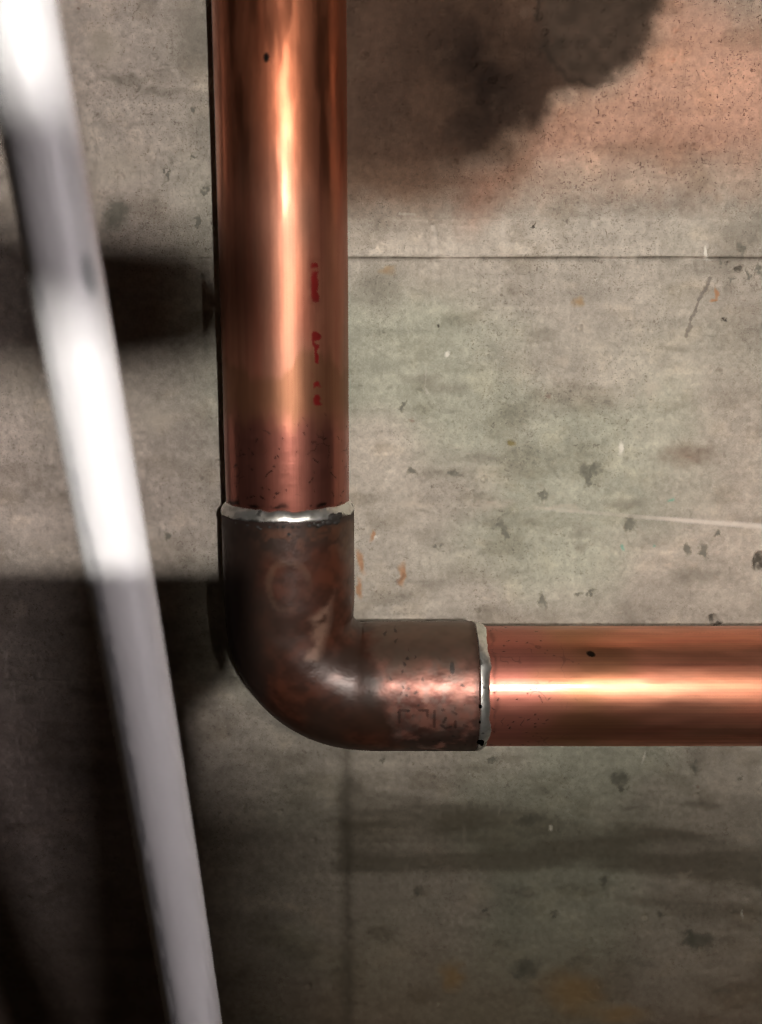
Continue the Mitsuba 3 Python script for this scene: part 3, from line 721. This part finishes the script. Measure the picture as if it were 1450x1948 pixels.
scene['black_metal'] = {'type': 'principled', 'base_color': {'type': 'rgb', 'value': [0.03, 0.03, 0.032]}, 'roughness': 0.5, 'metallic': 0.2}
scene['added_timber'] = {'type': 'principled', 'base_color': mikit.proc(lambda p, n, uv: mix((0.30, 0.20, 0.11), (0.19, 0.115, 0.06), fbm(p.x * 8, p.y * 60, p.z * 90, 3))), 'roughness': 0.8, 'specular': 0.2}
HR, HL, ER = 0.0135, 0.034, 0.006
body = lathe([(0.0, -0.13), (0.0125, -0.13), (0.0125, -0.02), (HR + 0.002, -0.004), (HR + 0.002, HL), (HR, HL), (HR, -0.001), (0.0, -0.001)])
body.apply_transform(LM)
put('torch__body', body, {'type': 'twosided', 'bsdf': {'type': 'ref', 'id': 'black_metal'}}, smooth=40)
led = trimesh.creation.revolve(np.array([(0.0, 0.0), (ER, 0.0)]), sections=32)
if led.face_normals[0][2] < 0:
    led.invert()
led.apply_transform(LM)
scene['torch__lamp'] = mikit.ply(led, 'black_metal', emitter={'type': 'area', 'radiance': {'type': 'rgb', 'value': [LAMP_POWER * 1.0, LAMP_POWER * 0.955, LAMP_POWER * 0.905]}})
added_flap = trimesh.creation.box((0.060, 0.002, 0.080))
added_flap.apply_translation((LAMP[0] - 0.012, LAMP[1] + 0.092, LAMP[2] - 0.0300 - 0.040))
stay = trimesh.creation.box((0.003, 0.112, 0.004))
stay.apply_translation((LAMP[0], LAMP[1] + 0.092 - 0.056, LAMP[2] - 0.028))
put('torch__added_flap', trimesh.util.concatenate([added_flap, stay]), 'black_metal')  # plate added to cut the beam low on the wall
fl = trimesh.creation.cylinder(0.006, 0.03, sections=32)
fl.apply_transform(trimesh.transformations.rotation_matrix(math.pi / 2, [1, 0, 0]))
fl.apply_translation((LAMP[0] + 0.072, LAMP[1] + 0.095, LAMP[2]))
put('torch__added_side_body', fl, 'black_metal')
fd = trimesh.creation.cylinder(0.0045, 0.001, sections=32)
fd.apply_transform(trimesh.transformations.rotation_matrix(math.pi / 2, [1, 0, 0]))
fd.apply_translation((LAMP[0] + 0.072, LAMP[1] + 0.1110, LAMP[2]))
added_cheek = trimesh.creation.box((0.034, 0.0015, 0.09))
added_cheek.apply_translation((LAMP[0] + 0.072 - 0.0183 - 0.017, LAMP[1] + 0.171, LAMP[2]))
cheek_stay = trimesh.creation.box((0.002, 0.075, 0.004))
cheek_stay.apply_translation((LAMP[0] + 0.040, LAMP[1] + 0.134, LAMP[2] - 0.02))
put('torch__added_cheek', trimesh.util.concatenate([added_cheek, cheek_stay]), 'black_metal')  # plate added to keep the side light off the left
scene['torch__added_side_lamp'] = mikit.ply(fd, 'black_metal', emitter={'type': 'area', 'radiance': {'type': 'rgb', 'value': [FLOOD_POWER * 1.0, FLOOD_POWER * 0.93, FLOOD_POWER * 0.82]}})  # second source, added to light the lower wall
labels['torch'] = {'label': 'black hand torch behind the camera lighting the pipes, with an added side light and light-cutting plates', 'category': 'torch'}

fix = trimesh.creation.box((0.30, 0.30, 0.02))
fix.apply_translation((-0.30, -1.10, 0.915))
put('fill_lamp__housing', fix, 'black_metal')
pan = trimesh.creation.box((0.26, 0.26, 0.004))
pan.apply_translation((-0.30, -1.10, 0.90))
scene['fill_lamp__diffuser'] = mikit.ply(pan, 'black_metal', emitter={'type': 'area', 'radiance': {'type': 'rgb', 'value': [FILL_POWER * 1.0, FILL_POWER * 0.78, FILL_POWER * 0.58]}})  # added fill, no known fixture
labels['fill_lamp'] = {'label': 'added dim square fill lamp above and behind the camera', 'category': 'lamp'}

from shapely.geometry import Polygon
board = trimesh.creation.extrude_polygon(Polygon([(-0.60, -0.60), (0.030, -0.60), (0.033, 0.061), (0.0425, 0.067), (0.043, 0.0891), (-0.60, 0.0891)]), 0.018)
board.apply_transform(trimesh.transformations.rotation_matrix(math.pi / 2, [1, 0, 0]))
board.apply_translation((0, -0.49, 0))
put('shade_board', board, 'added_timber')  # unseen board added to shade the lower left
labels['shade_board'] = {'label': 'unseen notched board added behind the camera to cast shade', 'category': 'board'}
rail = trimesh.creation.extrude_polygon(Polygon([(-0.66, -0.0090), (-0.01, -0.0088), (0.002, -0.0065), (0.004, 0.001), (-0.002, 0.0075), (-0.015, 0.0080), (-0.66, 0.0080)]), 0.012)
rail.apply_transform(trimesh.transformations.rotation_matrix(math.pi / 2, [1, 0, 0]))
rail.apply_transform(trimesh.transformations.rotation_matrix(math.radians(3), [0, 1, 0]))
rail.apply_translation((0.0765, -0.654, 0.1612))
put('shade_rail', rail, 'added_timber')  # unseen bar added to throw the shadow band on the left
labels['shade_rail'] = {'label': 'unseen thin rail added behind the camera to cast shade', 'category': 'rail'}

# added strip light: a slim tube at the back of a deep black channel, so that it reaches only the white pipe
SL = np.array([0.50, -0.60, -0.03])
aim = np.array([-0.087, -0.108, -0.03])
fz = (aim - SL) / np.linalg.norm(aim - SL)
fx = np.cross([0, 0, 1.0], fz)
SM = np.eye(4)
SM[:3, 0], SM[:3, 1], SM[:3, 2], SM[:3, 3] = fx, [0, 0, 1.0], fz, SL


def strip_box(w, h, dpt, c):
    m = trimesh.creation.box((w, h, dpt))
    m.apply_translation(c)
    m.apply_transform(SM)
    return m


CD, CA, CH = 0.14, 0.0085, 0.50
put('added_strip_light__channel', trimesh.util.concatenate([strip_box(0.002, CH, CD + 0.012, (-CA - 0.001, 0, CD / 2 - 0.006)), strip_box(0.002, CH, CD + 0.012, (CA + 0.001, 0, CD / 2 - 0.006)),
    strip_box(2 * CA, CH, 0.002, (0, 0, -0.011)), strip_box(2 * CA, 0.002, CD, (0, CH / 2 - 0.001, CD / 2 - 0.006)), strip_box(2 * CA, 0.002, CD, (0, -CH / 2 + 0.001, CD / 2 - 0.006))]), 'black_metal')
tl = trimesh.creation.cylinder(0.004, CH - 0.02, sections=20)
tl.apply_transform(trimesh.transformations.rotation_matrix(math.pi / 2, [1, 0, 0]))
tl.apply_transform(SM)
scene['added_strip_light__tube'] = mikit.ply(tl, 'black_metal', emitter={'type': 'area', 'radiance': {'type': 'rgb', 'value': [STRIP_POWER * 1.0, STRIP_POWER * 0.905, STRIP_POWER * 0.93]}})
labels['added_strip_light'] = {'label': 'added upright strip light in a black channel, brightening only the white pipe', 'category': 'strip light'}
